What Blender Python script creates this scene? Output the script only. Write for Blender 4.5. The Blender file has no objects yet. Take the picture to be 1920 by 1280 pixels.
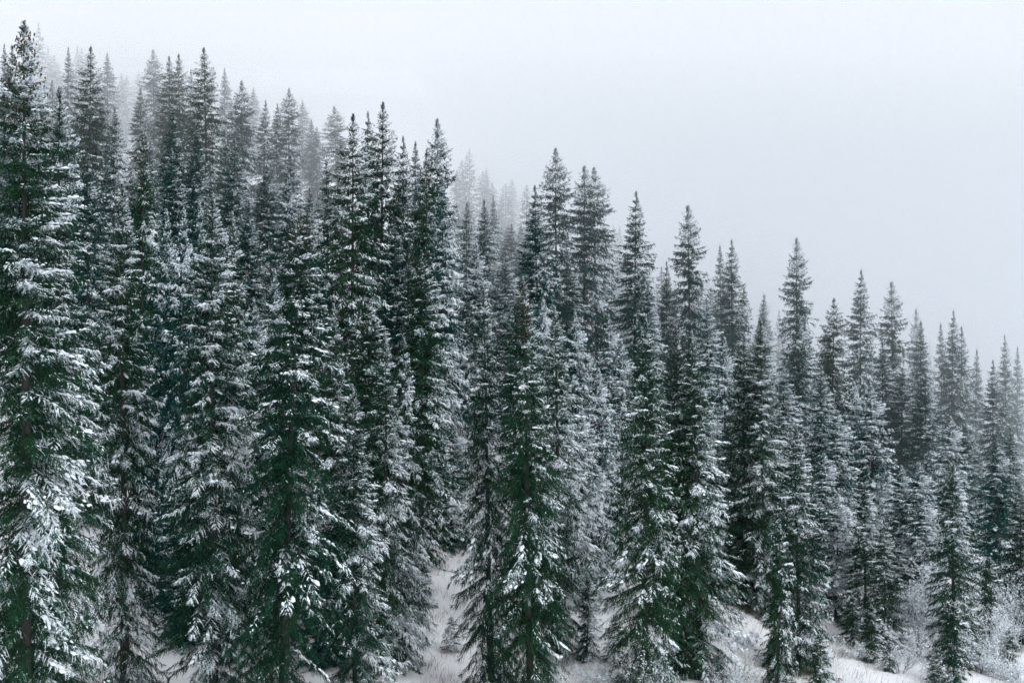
import bpy, math
import numpy as np

# ------------------------------------------------------------------ camera, sky, sun, exposure
SC = bpy.context.scene
COL = SC.collection
F = 2667.0                      # focal length in pixels of the 1920 wide frame (50 mm)
cam_data = bpy.data.cameras.new("camera")
cam_data.lens = 50.0
cam_data.sensor_width = 36.0
cam_data.clip_start = 0.5
cam_data.clip_end = 5000.0
cam = bpy.data.objects.new("camera", cam_data)
cam.location = (0, 0, 0)
cam.rotation_euler = (math.radians(90), 0, 0)
COL.objects.link(cam)
SC.camera = cam

SUN_EL, SUN_AZ = math.radians(37), math.radians(136)     # azimuth clockwise from +Y (right and behind)
world = bpy.data.worlds.new("World")
SC.world = world
world.use_nodes = True
nt = world.node_tree
nt.nodes.clear()
w_out = nt.nodes.new("ShaderNodeOutputWorld")
w_bg = nt.nodes.new("ShaderNodeBackground")
w_sky = nt.nodes.new("ShaderNodeTexSky")
w_sky.sky_type = 'NISHITA'
w_sky.sun_disc = False
w_sky.sun_elevation = SUN_EL
w_sky.sun_rotation = SUN_AZ
w_sky.dust_density = 4.0
w_tc = nt.nodes.new("ShaderNodeTexCoord")
w_sep = nt.nodes.new("ShaderNodeSeparateXYZ")
w_ramp = nt.nodes.new("ShaderNodeValToRGB")
w_mul = nt.nodes.new("ShaderNodeVectorMath")
w_mul.operation = 'SCALE'
w_mul.inputs['Scale'].default_value = 10.0
w_mix = nt.nodes.new("ShaderNodeMix")
w_mix.data_type = 'RGBA'
w_mix.inputs['Factor'].default_value = 0.94
e = w_ramp.color_ramp.elements
e[0].position = 0.0
e[0].color = (0.78, 0.87, 0.98, 1)
e[1].position = 1.0
e[1].color = (1.07, 1.11, 1.17, 1)
e2 = e.new(0.25)
e2.color = (1.05, 1.07, 1.12, 1)
nt.links.new(w_tc.outputs['Generated'], w_sep.inputs[0])
nt.links.new(w_sep.outputs['Z'], w_ramp.inputs[0])
nt.links.new(w_ramp.outputs['Color'], w_mul.inputs[0])
nt.links.new(w_sky.outputs['Color'], w_mix.inputs['A'])
nt.links.new(w_mul.outputs[0], w_mix.inputs['B'])
nt.links.new(w_mix.outputs['Result'], w_bg.inputs['Color'])
w_bg.inputs['Strength'].default_value = 0.1
nt.links.new(w_bg.outputs[0], w_out.inputs['Surface'])

sun_d = bpy.data.lights.new("sun", 'SUN')
sun_d.energy = 1.5
sun_d.angle = math.radians(30)
sun_d.color = (0.98, 0.99, 1.0)
sun = bpy.data.objects.new("sun", sun_d)
sun.rotation_euler = (math.pi / 2 - SUN_EL, 0, math.pi - SUN_AZ)
sun.location = (60, -40, 80)
COL.objects.link(sun)

SC.view_settings.view_transform = 'Standard'
SC.view_settings.look = 'None'
SC.view_settings.exposure = 0.0
SC.view_settings.gamma = 1.0
SC.view_settings.use_curve_mapping = False
SC.cycles.use_denoising = True
SC.cycles.denoiser = 'OPENIMAGEDENOISE'
SC.cycles.denoising_input_passes = 'RGB_ALBEDO_NORMAL'
SC.cycles.denoising_prefilter = 'FAST'
SC.cycles.max_bounces = 10
SC.cycles.diffuse_bounces = 3
SC.cycles.glossy_bounces = 1
SC.cycles.transmission_bounces = 1
SC.cycles.volume_bounces = 8
SC.cycles.transparent_max_bounces = 4
SC.cycles.caustics_reflective = False
SC.cycles.caustics_refractive = False

rng = np.random.default_rng(7)


# ------------------------------------------------------------------ helpers
def mesh_from(name, V, T, mat, attrs=None, smooth=False):
    V = np.asarray(V, dtype=np.float32).reshape(-1, 3)
    T = np.asarray(T, dtype=np.int32)
    k = T.shape[1]
    me = bpy.data.meshes.new(name)
    me.vertices.add(len(V))
    me.vertices.foreach_set("co", V.ravel())
    me.loops.add(T.size)
    me.loops.foreach_set("vertex_index", T.ravel())
    me.polygons.add(len(T))
    me.polygons.foreach_set("loop_start", np.arange(0, T.size, k, dtype=np.int32))
    me.polygons.foreach_set("loop_total", np.full(len(T), k, dtype=np.int32))
    if smooth:
        me.polygons.foreach_set("use_smooth", np.ones(len(T), dtype=bool))
    for key, val in (attrs or {}).items():
        a = me.attributes.new(key, 'FLOAT', 'POINT')
        a.data.foreach_set("value", np.asarray(val, dtype=np.float32))
    me.materials.append(mat)
    me.update()
    me.validate()
    return me


def link(name, me, parent=None):
    o = bpy.data.objects.new(name, me)
    COL.objects.link(o)
    if parent is not None:
        o.parent = parent
    return o


class Geo:
    """collects triangles with one float per vertex"""
    def __init__(self):
        self.V, self.T, self.S, self.n = [], [], [], 0

    def add(self, V, T, S):
        V = np.asarray(V, float).reshape(-1, 3)
        self.V.append(V)
        self.T.append(np.asarray(T, int).reshape(-1, 3) + self.n)
        self.S.append(np.broadcast_to(np.asarray(S, float), (len(V),)).copy())
        self.n += len(V)

    def patches(self, P, S, tri):
        """P (m,k,3) the k points of m alike patches, S (m,k), tri: triangles over k"""
        m, k = P.shape[:2]
        T = (np.asarray(tri)[None] + (np.arange(m) * k)[:, None, None]).reshape(-1, 3)
        self.add(P.reshape(-1, 3), T, S.reshape(-1))

    def arrays(self):
        return np.concatenate(self.V), np.concatenate(self.T), np.concatenate(self.S)


def unit(a):
    return a / np.maximum(np.linalg.norm(a, axis=-1, keepdims=True), 1e-9)


def tube(pts, rad, sides=7):
    pts, rad = np.asarray(pts, float), np.asarray(rad, float)
    tan = unit(np.gradient(pts, axis=0))
    ref = np.where(np.abs(tan[:, 2:3]) > 0.9, np.array([[1.0, 0, 0]]), np.array([[0, 0, 1.0]]))
    a = unit(np.cross(tan, ref))
    b = np.cross(tan, a)
    th = np.linspace(0, 2 * np.pi, sides, endpoint=False)
    V = pts[:, None] + rad[:, None, None] * (np.cos(th)[None, :, None] * a[:, None] + np.sin(th)[None, :, None] * b[:, None])
    n = len(pts)
    i = np.arange(n - 1)[:, None] * sides
    j = np.arange(sides)[None]
    j2 = (j + 1) % sides
    q = np.stack([i + j, i + j2, i + sides + j2, i + sides + j], -1).reshape(-1, 4)
    T = np.concatenate([q[:, [0, 1, 2]], q[:, [0, 2, 3]]])
    return V.reshape(-1, 3), T


# ------------------------------------------------------------------ materials
def new_mat(name):
    m = bpy.data.materials.new(name)
    m.use_nodes = True
    m.node_tree.nodes.clear()
    return m, m.node_tree


def nd(nt, kind, **kw):
    n = nt.nodes.new(kind)
    for k, v in kw.items():
        setattr(n, k, v)
    return n


def math_node(nt, op, a, b=None, c=None):
    n = nd(nt, "ShaderNodeMath", operation=op)
    for i, v in enumerate((a, b, c)):
        if v is None:
            continue
        if isinstance(v, (int, float)):
            n.inputs[i].default_value = v
        else:
            nt.links.new(v, n.inputs[i])
    return n.outputs[0]


RIME = (0.44, 0.75, 0.77, 1)
SNOW = (0.83, 0.90, 0.955, 1)


def mix_col(nt, fac, a, b):
    n = nd(nt, "ShaderNodeMix", data_type='RGBA')
    for key, v in (('Factor', fac), ('A', a), ('B', b)):
        if isinstance(v, (int, float, tuple)):
            n.inputs[key].default_value = v
        else:
            nt.links.new(v, n.inputs[key])
    return n.outputs['Result']


def snowy_material(name, base_a, base_b, up=0.35, soft=0.07, noise_scale=5.0, tinted=True):
    """the bare colour, with snow lying where the per vertex attribute 'sn', the tree's own 'frost'
    and the upward side of each face say so"""
    m, nt = new_mat(name)
    out = nd(nt, "ShaderNodeOutputMaterial")
    bs = nd(nt, "ShaderNodeBsdfPrincipled")
    bs.inputs['Roughness'].default_value = 0.75
    bs.inputs['Specular IOR Level'].default_value = 0.03
    sn = nd(nt, "ShaderNodeAttribute", attribute_name="sn").outputs['Fac']
    fr = nd(nt, "ShaderNodeAttribute", attribute_name="frost", attribute_type='OBJECT').outputs['Fac']
    geo = nd(nt, "ShaderNodeNewGeometry")
    dot = nd(nt, "ShaderNodeVectorMath", operation='DOT_PRODUCT')
    nt.links.new(geo.outputs['Normal'], dot.inputs[0])
    dot.inputs[1].default_value = (0.42, -0.25, 0.87)      # up, and the windward side
    tc = nd(nt, "ShaderNodeTexCoord")
    no = nd(nt, "ShaderNodeTexNoise")
    no.inputs['Scale'].default_value = noise_scale
    no.inputs['Detail'].default_value = 3.0
    nt.links.new(tc.outputs['Object'], no.inputs['Vector'])
    s = math_node(nt, 'ADD', sn, fr)
    s = math_node(nt, 'MULTIPLY_ADD', dot.outputs['Value'], up, s)
    s = math_node(nt, 'MULTIPLY_ADD', no.outputs['Fac'], 0.5, s)
    mr = nd(nt, "ShaderNodeMapRange", interpolation_type='SMOOTHSTEP')
    nt.links.new(s, mr.inputs['Value'])
    mr.inputs['From Min'].default_value = 1.0 - soft
    mr.inputs['From Max'].default_value = 1.0 + soft
    n2 = nd(nt, "ShaderNodeTexNoise")
    n2.inputs['Scale'].default_value = 1.3
    nt.links.new(tc.outputs['Object'], n2.inputs['Vector'])
    oi = nd(nt, "ShaderNodeObjectInfo")
    if tinted:
        fac = math_node(nt, 'MULTIPLY_ADD', n2.outputs['Fac'], 0.8, math_node(nt, 'MULTIPLY_ADD', oi.outputs['Random'], 0.5, -0.2))
        bare = mix_col(nt, fac, base_a, base_b)
    else:
        bare = mix_col(nt, n2.outputs['Fac'], base_a, base_b)
    mr.inputs['From Min'].default_value = 1.0 - soft
    mr.inputs['From Max'].default_value = 1.0 + soft
    rime = mix_col(nt, 0.36, bare, RIME)                  # thin frost the needles still show through
    mr2 = nd(nt, "ShaderNodeMapRange", interpolation_type='SMOOTHSTEP')
    nt.links.new(s, mr2.inputs['Value'])
    mr2.inputs['From Min'].default_value = 1.0 + 0.8 * soft
    mr2.inputs['From Max'].default_value = 1.0 + 3.0 * soft
    c = mix_col(nt, mr.outputs['Result'], bare, rime)
    c = mix_col(nt, mr2.outputs['Result'], c, SNOW)
    nt.links.new(c, bs.inputs['Base Color'])
    nt.links.new(bs.outputs[0], out.inputs['Surface'])
    return m


M_NEEDLE = snowy_material("spruce_needles_green", (0.004, 0.034, 0.022, 1), (0.017, 0.056, 0.020, 1))
M_NEEDLE_BLUE = snowy_material("spruce_needles_blue", (0.001, 0.042, 0.039, 1), (0.002, 0.058, 0.046, 1))
M_TWIG = snowy_material("shrub_twigs", (0.060, 0.042, 0.035, 1), (0.11, 0.075, 0.055, 1), up=0.5, tinted=False)
M_BARK = snowy_material("spruce_bark", (0.035, 0.034, 0.033, 1), (0.075, 0.072, 0.070, 1), up=0.2, noise_scale=9.0, tinted=False)
M_CONE = snowy_material("spruce_cones", (0.045, 0.028, 0.016, 1), (0.075, 0.046, 0.026, 1), up=0.3, tinted=False)
M_GRASS = snowy_material("dry_grass", (0.16, 0.12, 0.075, 1), (0.24, 0.19, 0.13, 1), up=0.3, tinted=False)
M_LEAF = snowy_material("dead_leaves", (0.14, 0.055, 0.028, 1), (0.10, 0.045, 0.03, 1), up=0.1, tinted=False)


def snow_ground_material():
    m, nt = new_mat("fresh_snow")
    out = nd(nt, "ShaderNodeOutputMaterial")
    bs = nd(nt, "ShaderNodeBsdfPrincipled")
    bs.inputs['Roughness'].default_value = 0.8
    bs.inputs['Specular IOR Level'].default_value = 0.2
    tc = nd(nt, "ShaderNodeTexCoord")
    n1 = nd(nt, "ShaderNodeTexNoise")
    n1.inputs['Scale'].default_value = 0.9
    n1.inputs['Detail'].default_value = 8.0
    n1.inputs['Roughness'].default_value = 0.62
    n2 = nd(nt, "ShaderNodeTexNoise")
    n2.inputs['Scale'].default_value = 7.0
    n2.inputs['Detail'].default_value = 4.0
    for n in (n1, n2):
        nt.links.new(tc.outputs['Object'], n.inputs['Vector'])
    mr = nd(nt, "ShaderNodeMapRange")
    nt.links.new(n1.outputs['Fac'], mr.inputs['Value'])
    mr.inputs['From Min'].default_value = 0.64
    mr.inputs['From Max'].default_value = 0.80
    mr.inputs['To Max'].default_value = 0.15
    c = mix_col(nt, mr.outputs['Result'], (0.89, 0.905, 0.935, 1), (0.42, 0.40, 0.38, 1))   # stubble showing through
    nt.links.new(c, bs.inputs['Base Color'])
    bp = nd(nt, "ShaderNodeBump")
    bp.inputs['Strength'].default_value = 0.5
    bp.inputs['Distance'].default_value = 0.15
    nt.links.new(math_node(nt, 'ADD', n1.outputs['Fac'], math_node(nt, 'MULTIPLY', n2.outputs['Fac'], 0.4)), bp.inputs['Height'])
    nt.links.new(bp.outputs[0], bs.inputs['Normal'])
    nt.links.new(bs.outputs[0], out.inputs['Surface'])
    return m


def air_material(name, density, color=(0.970, 0.983, 0.993, 1), aniso=0.75):
    m, nt = new_mat(name)
    out = nd(nt, "ShaderNodeOutputMaterial")
    v = nd(nt, "ShaderNodeVolumePrincipled")
    v.inputs['Color'].default_value = color
    v.inputs['Density'].default_value = density
    v.inputs['Anisotropy'].default_value = aniso
    nt.links.new(v.outputs[0], out.inputs['Volume'])
    return m


# ------------------------------------------------------------------ the slope
def smooth(a, b, x):
    t = np.clip((x - a) / (b - a), 0, 1)
    return t * t * (3 - 2 * t)


def ground(x, y):
    x = np.asarray(x, float)
    y = np.asarray(y, float)
    xs = np.clip(x, -75, 75)
    s = np.clip(0.19 - 0.0046 * xs, -0.04, 0.30)
    yy = np.minimum(y, 330) + 0.15 * np.maximum(y - 330, 0)
    far = 0.5 * (yy - 69) + 0.5 * np.sqrt((yy - 69) ** 2 + 50)       # 0 in front, y-52 beyond
    z = -15.2 + s * far
    z = z - 0.10 * np.maximum(x - 2, 0) * smooth(-1, 8, x) * (1 - 0.5 * smooth(60, 120, x))
    z = z + 0.13 * np.maximum(yy - 185, 0) * smooth(0, 60, x)
    z = z + 0.25 * np.sin(x * 0.31 + 1.3) * np.cos(y * 0.27) + 0.12 * np.sin(x * 0.9 + y * 0.7)
    return z


def build_ground():
    xs = np.concatenate([np.linspace(-700, -70, 40), np.linspace(-68, 68, 180), np.linspace(70, 700, 40)])
    ys = np.concatenate([np.linspace(-120, 42, 20), np.linspace(43, 130, 140), np.linspace(132, 620, 70)])
    X, Y = np.meshgrid(xs, ys)
    Z = ground(X, Y) + 0.05 * np.sin(X * 2.3 + Y * 1.1) * np.sin(Y * 1.9)
    nx, ny = len(xs), len(ys)
    i = (np.arange(ny - 1)[:, None] * nx + np.arange(nx - 1)[None]).ravel()
    Q = np.stack([i, i + 1, i + nx + 1, i + nx], -1)
    me = mesh_from("snowy_ground", np.stack([X, Y, Z], -1).reshape(-1, 3), Q, snow_ground_material(), smooth=True)
    o = link("snowy_ground", me)
    o["kind"] = "structure"
    o["label"] = "snow covered hillside showing between the spruces"


build_ground()


def hexa(name, pts, mat):
    """closed box from 8 corners: bottom four then top four"""
    Q = [(3, 2, 1, 0), (4, 5, 6, 7), (0, 1, 5, 4), (1, 2, 6, 5), (2, 3, 7, 6), (3, 0, 4, 7)]
    return link(name, mesh_from(name, pts, Q, mat))


# thin even haze round everything, and the low cloud that lies on the upper slope
hz = hexa("haze", [(-760, -130, -90), (760, -130, -90), (760, 680, -90), (-760, 680, -90),
                   (-760, -130, 150), (760, -130, 150), (760, 680, 150), (-760, 680, 150)], air_material("thin_haze", 0.00008))
hz["kind"] = "stuff"
hz["label"] = "thin cold haze in the air over the valley"
for k, (yl, yr, dens) in enumerate(((122, 88, 0.0027), (150, 130, 0.0036), (172, 158, 0.0048), (204, 196, 0.0075))):
    ym, ys = (yl + yr) / 2, (yl - yr) / 110 * 740     # nearer on the right than on the left
    yl, yr = ym + ys, ym - ys
    fb = hexa("fog_bank", [(-740 + k, yl + 15, -80 + k), (740 - k, yr + 15, -80 + k), (740 - k, 480 - k, -80 + k), (-740 + k, 480 - k, -80 + k),
                           (-740 + k, yl - 15, 76 - 5 * k), (740 - k, yr - 15, 30 - 5 * k), (740 - k, 480 - k, 70 - 6 * k), (-740 + k, 480 - k, 120 - 6 * k)],
              air_material("fog_%d" % k, dens))
    fb["kind"] = "stuff"
    fb["label"] = "pale fog bank lying over the far upper slope"


# ------------------------------------------------------------------ spruce trees
def spruce_crown(seed, H, R, lod, base=0.05, power=0.65, droop=1.0, gap=0.0, pads=0.25):
    """needle sprays of one spruce, grown bough by bough. lod 0 near, 1 middle, 2 far"""
    r = np.random.default_rng(seed)
    per_m = (44.0, 35.0, 16.0)[lod]
    nb = int(H * (1 - base) * per_m)
    t = (np.arange(nb) + r.random(nb)) / nb              # 0 top .. 1 lowest bough
    t = t ** 1.42
    t = t + 0.004 * np.sin(t * H * 2 * np.pi / 0.62)     # whorls
    t = np.clip(t, 0.0, 1.0)
    az = r.random(nb) * 2 * np.pi
    prof = (t ** power) * (0.20 + 0.80 * np.clip(t / 0.11, 0, 1) ** 0.8) * (1 - 0.24 * smooth(0.6, 1.0, t))
    ph = r.random(6) * 6.28
    irr = (1 + 0.14 * np.sin(t * H * 1.1 + 2 * az + ph[0]) + 0.07 * np.sin(t * H * 2.3 - 2 * az + ph[1])
           + 0.12 * np.sin(t * H * 0.55 + ph[2] + 3 * az) + 0.07 * np.sin(t * H * 4.1 + ph[3] + 3 * az))
    L = R * prof * irr * r.uniform(0.72, 1.07, nb) * (1 + 0.12 * smooth(0.02, 0.1, t) * (1 - smooth(0.3, 0.6, t))) + 0.04
    long = r.random(nb) < 0.035
    L = np.where(long, L * 1.25, L)
    if gap:
        L = np.where((np.sin(t * H * 0.8 + ph[4] + az) > 0.8) & (r.random(nb) < gap), L * 0.35, L)
    h = H * (1 - (1 - base) * t) - 0.02
    el = np.radians(np.interp(t, [0, 0.08, 0.3, 0.7, 1], [42, 24, 4, -14, -22]) + r.normal(0, 7, nb))
    dr = droop * np.interp(t, [0, 0.15, 0.5, 1], [0.0, 0.14, 0.32, 0.34]) * r.uniform(0.6, 1.35, nb)
    upt = np.interp(t, [0, 0.3, 1], [0.02, 0.10, 0.16]) * r.uniform(0.3, 1.4, nb)
    bow = r.normal(0, 0.12, nb)
    az_w = np.radians(-28)                               # the windward azimuth
    S_b = 0.27 * np.cos(az - az_w) + r.normal(0, 0.15, nb) - 0.10 * t + 0.12 * np.sin(t * H * 0.9 + ph[5] + az)
    load = r.random(nb)                                  # heavy snow load on some boughs

    # twigs on boughs
    sp = (0.070, 0.095, 0.19)[lod]
    nt_ = np.maximum((L / sp * 1.9).astype(int), (11, 10, 6)[lod])
    b = np.repeat(np.arange(nb), nt_)
    m = len(b)
    u = np.clip(0.08 + 0.94 * r.random(m) ** 0.8, 0, 1.0)
    side = np.where(r.random(m) < 0.5, -1.0, 1.0)

    def axis(bi, u):
        rr = L[bi] * u
        a2 = az[bi] + bow[bi] * u * u
        zz = L[bi] * (np.tan(el[bi]) * np.clip(u, 0, 1) - dr[bi] * u ** 2 + upt[bi] * u ** 5)
        return np.stack([rr * np.cos(a2), rr * np.sin(a2), h[bi] + zz], -1)

    P0 = axis(b, u)
    tan = unit(axis(b, u + 0.03) - axis(b, u - 0.03))
    up = np.array([0, 0, 1.0])
    perp = unit(np.cross(tan, up))
    ang = np.radians(r.uniform(30, 78, m)) * (1 - 0.5 * u ** 3)
    hang = r.uniform(0.05, 0.55, m) * np.interp(t[b], [0, 0.2, 1], [0.1, 0.8, 1.0]) - 0.10 + np.where(t[b] < 0.03, -0.25, 0)
    curtain = (r.random(m) < 0.38) & (t[b] > 0.04)                # some twigs hang below the bough
    hang = hang + np.where(curtain, r.uniform(0.4, 1.2, m), 0)
    D = unit(tan * np.cos(ang)[:, None] + perp * (side * np.sin(ang))[:, None] - up * hang[:, None] + r.normal(0, 0.12, (m, 3)))
    lt = np.clip((0.38 * L[b] + 0.09) * (1.10 - u) ** 0.6, 0.08, 0.38) * r.uniform(0.6, 1.25, m)
    ks = np.interp(t[b], [0, 0.02, 0.07, 0.18], [0.28, 0.40, 0.68, 1.0])      # finer towards the tip
    lt = np.maximum(lt, (0.11, 0.14, 0.20)[lod]) * ks
    sag = r.uniform(0.05, 0.35, m) * np.interp(t[b], [0, 0.2, 1], [0.0, 0.7, 1.0])
    lat = unit(np.cross(D, up) + r.normal(0, 0.35, (m, 3)))
    S_t = S_b[b] + 0.30 * (smooth(0.45, 0.9, load[b]) - 0.4) + 0.25 * (u - 0.6) + r.normal(0, 0.08, m) - np.where(curtain, 0.16, 0)

    def tw(v):                                           # point on the twigs, v scalar or (m,k)
        v = np.asarray(v, float)
        if v.ndim == 0:
            v = np.full((m, 1), float(v))
        return P0[:, None] + D[:, None] * (lt[:, None] * v)[..., None] - up * (lt[:, None] * sag[:, None] * v ** 2)[..., None]

    w = (0.013, 0.024, 0.060)[lod]
    G = Geo()
    c0, c1, c2 = tw(0.0)[:, 0], tw(0.55)[:, 0], tw(1.0)[:, 0]
    wl = lat * (w * ks)[:, None]
    P = np.stack([c0 - wl * 0.7, c0 + wl * 0.7, c1 + wl, c1 - wl, c2], 1)
    S = np.stack([S_t - 0.12, S_t - 0.12, S_t, S_t, S_t + 0.10], 1)
    G.patches(P, S, [(0, 1, 2), (0, 2, 3), (3, 2, 4)])

    # side shoots, one slim triangle each
    ns = (7, 4, 3)[lod]
    v = (np.arange(ns)[None] + r.random((m, ns))) / ns * 0.95 + 0.03
    base_p = tw(v)
    sd = np.where((np.arange(ns)[None] + r.integers(0, 2, (m, 1))) % 2 == 0, -1.0, 1.0)
    a = np.radians(r.uniform(25, 65, (m, ns)))
    sdir = D[:, None] * np.cos(a)[..., None] + lat[:, None] * (sd * np.sin(a))[..., None] + r.normal(0, 0.22, (m, ns, 3))
    sdir[..., 2] -= 0.10
    sdir = unit(sdir)
    ls = ks[:, None] * (0.085, 0.125, 0.22)[lod] * r.uniform(0.6, 1.3, (m, ns)) * (1.1 - 0.45 * v)
    hw = (0.0145, 0.025, 0.055)[lod]
    off = D[:, None] * (hw * ks)[:, None, None]
    tip = base_p + sdir * ls[..., None]
    P = np.stack([base_p - off, base_p + off, tip], 2).reshape(-1, 3, 3)
    s0 = S_t[:, None] + r.normal(0, 0.10, (m, ns))
    S = np.stack([s0 - 0.05, s0 - 0.05, s0 + 0.12], 2).reshape(-1, 3)
    G.patches(P, S, [(0, 1, 2)])

    # lumps of snow lying along the outer twigs of the loaded boughs
    if pads:
        want = (S_b[b] * 0.9 + 0.9 * (load[b] - 0.5) + 0.45 * (u - 0.6) - 0.30 * t[b] + r.normal(0, 0.08, m)) - np.where(curtain, 1.0, 0)
        thr = np.quantile(want, 1 - 0.60 * pads)
        k = want > thr
        n = int(k.sum())
        d_, la = D[k], unit(np.cross(D[k], up))
        nrm = unit(np.cross(la, d_))
        nrm = np.where(nrm[:, 2:] < 0, -nrm, nrm)
        hw2 = (0.017, 0.029, 0.06)[lod] * r.uniform(0.7, 1.7, n)
        hh = (0.024, 0.032, 0.06)[lod] * r.uniform(0.5, 1.7, n)
        v0 = r.uniform(0.0, 0.45, (m, 1))
        v2 = v0 + r.uniform(0.3, 0.55, (m, 1))
        q0, q1, q2 = tw(v0)[k][:, 0], tw((v0 + v2) / 2)[k][:, 0], tw(v2)[k][:, 0]
        W = la * hw2[:, None]
        N = nrm * hh[:, None]
        j = lambda: 1 + r.normal(0, 0.18, (n, 1))
        P = np.stack([q0 - N * 0.1, q1 - W * j() + N * 0.1, q1 + N * j(), q1 + W * j() + N * 0.1, q2 + N * 0.05,
                      (q0 + q1) / 2 + N * 0.8 * j() + W * 0.2, (q1 + q2) / 2 + N * 0.8 * j() - W * 0.15], 1)
        S = np.full((n, 7), 2.5)
        G.patches(P, S, [(0, 1, 5), (0, 5, 3), (1, 2, 5), (5, 2, 3), (1, 6, 2), (2, 6, 3), (1, 4, 6), (6, 4, 3)])
        # rounded heaps that bridge the sprays near the ends of those boughs
        hv = np.where((S_b + 0.9 * (load - 0.5) - 0.2 * t + r.normal(0, 0.1, nb)) > (0.42, 0.44, 0.5)[lod])[0]
        hv = hv[L[hv] > 0.25]
        hb = np.repeat(hv, (9, 4, 1)[lod])
        n = len(hb)
        if n:
            hu = r.uniform(0.5, 1.0, n)
            c = axis(hb, hu)
            tg = unit(axis(hb, hu + 0.05) - axis(hb, hu - 0.05))
            la = unit(np.cross(tg, up))
            c = c + la * (r.normal(0, 0.11, n) * L[hb])[:, None]
            nn = unit(np.cross(la, tg))
            nn = np.where(nn[:, 2:] < 0, -nn, nn)
            rl = np.clip(0.03 * L[hb] + 0.04, 0.045, 0.09) * r.uniform(0.5, 1.5, n)
            rw = rl * r.uniform(0.35, 0.7, n)
            rh = rl * r.uniform(0.25, 0.5, n)
            th = np.arange(6) * np.pi / 3
            ring = []
            for q, (rs, zs) in enumerate(((1.0, -0.15), (0.72, 0.62))):
                for a in th + q * 0.5:
                    jj = r.uniform(0.5, 1.6, n)
                    ring.append(c + tg * (np.cos(a) * rs * rl * jj)[:, None] + la * (np.sin(a) * rs * rw * jj)[:, None]
                                + nn * (zs * rh * r.uniform(0.7, 1.3, n))[:, None] - up * (0.25 * rl * rs * rs * np.abs(np.sin(a)))[:, None])
            ring.append(c + nn * (rh * r.uniform(0.85, 1.2, n))[:, None])
            P = np.stack(ring, 1)
            T = []
            for i in range(6):
                k2 = (i + 1) % 6
                T += [(i, k2, 6 + i), (k2, 6 + k2, 6 + i), (6 + i, 6 + k2, 12)]
            G.patches(P, np.full((n, 13), 2.5), T)
    return G.arrays()


def spruce_trunk(seed, H, R, lod):
    r = np.random.default_rng(seed + 500)
    k = (14, 9, 5)[lod]
    z = np.linspace(-0.6, H * 0.985, k)
    f = np.clip(z / H, 0, 1)
    ph = r.random(2) * 6
    x = 0.05 * np.sin(f * 5 + ph[0]) * f * (1 - f) * 4
    y = 0.05 * np.cos(f * 4 + ph[1]) * f * (1 - f) * 4
    rad = (0.0095 * H + 0.01) * (1 - f) ** 0.95 + 0.006
    rad[0] *= 1.35
    V, T = tube(np.stack([x, y, z], -1), rad, (9, 6, 4)[lod])
    G = Geo()
    G.add(V, T, -0.1)
    if lod == 0:                                        # dead stubs low on the stem
        for i in range(26):
            zz = H * r.uniform(0.02, 0.5)
            a = r.random() * 6.28
            l = r.uniform(0.4, 1.0) * R * 0.6
            p0 = np.array([0, 0, zz])
            p1 = p0 + np.array([math.cos(a), math.sin(a), r.uniform(-0.35, 0.1)]) * l
            V, T = tube(np.stack([p0, (p0 + p1) / 2 + [0, 0, 0.04], p1]), [0.022, 0.016, 0.006], 4)
            G.add(V, T, 0.1)
    return G.arrays()


def cone_cluster(seed, H, R, depth, n, power=0.65):
    """brown cones hanging thick in the top of the tree"""
    r = np.random.default_rng(seed + 900)
    G = Geo()
    oct_ = [(0, 1, 2), (0, 2, 3), (0, 3, 4), (0, 4, 1), (5, 2, 1), (5, 3, 2), (5, 4, 3), (5, 1, 4)]
    dz = depth * r.random(n) ** 0.8 + 0.15
    rr = (R * (dz / H) ** power + 0.08) * r.uniform(0.35, 1.0, n)
    a = r.random(n) * 6.28
    c = np.stack([rr * np.cos(a), rr * np.sin(a), H - dz], -1)
    l = r.uniform(0.05, 0.085, n)
    w = r.uniform(0.022, 0.034, n)
    tilt = r.normal(0, 0.02, (n, 2))
    z0 = np.zeros(n)
    P = np.stack([c + np.stack([z0, z0, z0], -1),
                  c + np.stack([w, z0, -l * 0.6], -1), c + np.stack([z0, w, -l * 0.6], -1),
                  c + np.stack([-w, z0, -l * 0.6], -1), c + np.stack([z0, -w, -l * 0.6], -1),
                  c + np.stack([tilt[:, 0], tilt[:, 1], -l * 2], -1)], 1)
    S = np.broadcast_to(r.normal(0.05, 0.12, (n, 1)), (n, 6))
    G.patches(P, S, oct_)
    return G.arrays()


PROTO = {}


def proto(key, seed, H, R, lod, mat, cones=None, **kw):
    V, T, S = spruce_crown(seed, H, R, lod, **kw)
    d = dict(H=H, R=R, lod=lod)
    d['crown'] = mesh_from("spruce_crown", V, T, mat, {"sn": S})
    V2, T2, S2 = spruce_trunk(seed, H, R, lod)
    d['trunk'] = mesh_from("spruce_trunk", V2, T2, M_BARK, {"sn": S2}, smooth=True)
    d['cones'] = None
    if cones:
        V3, T3, S3 = cone_cluster(seed, H, R, cones[0], cones[1], kw.get('power', 0.8))
        d['cones'] = mesh_from("spruce_cones", V3, T3, M_CONE, {"sn": S3})
    PROTO[key] = d
    return len(T)


tot = 0
G_, B_ = M_NEEDLE, M_NEEDLE_BLUE
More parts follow.
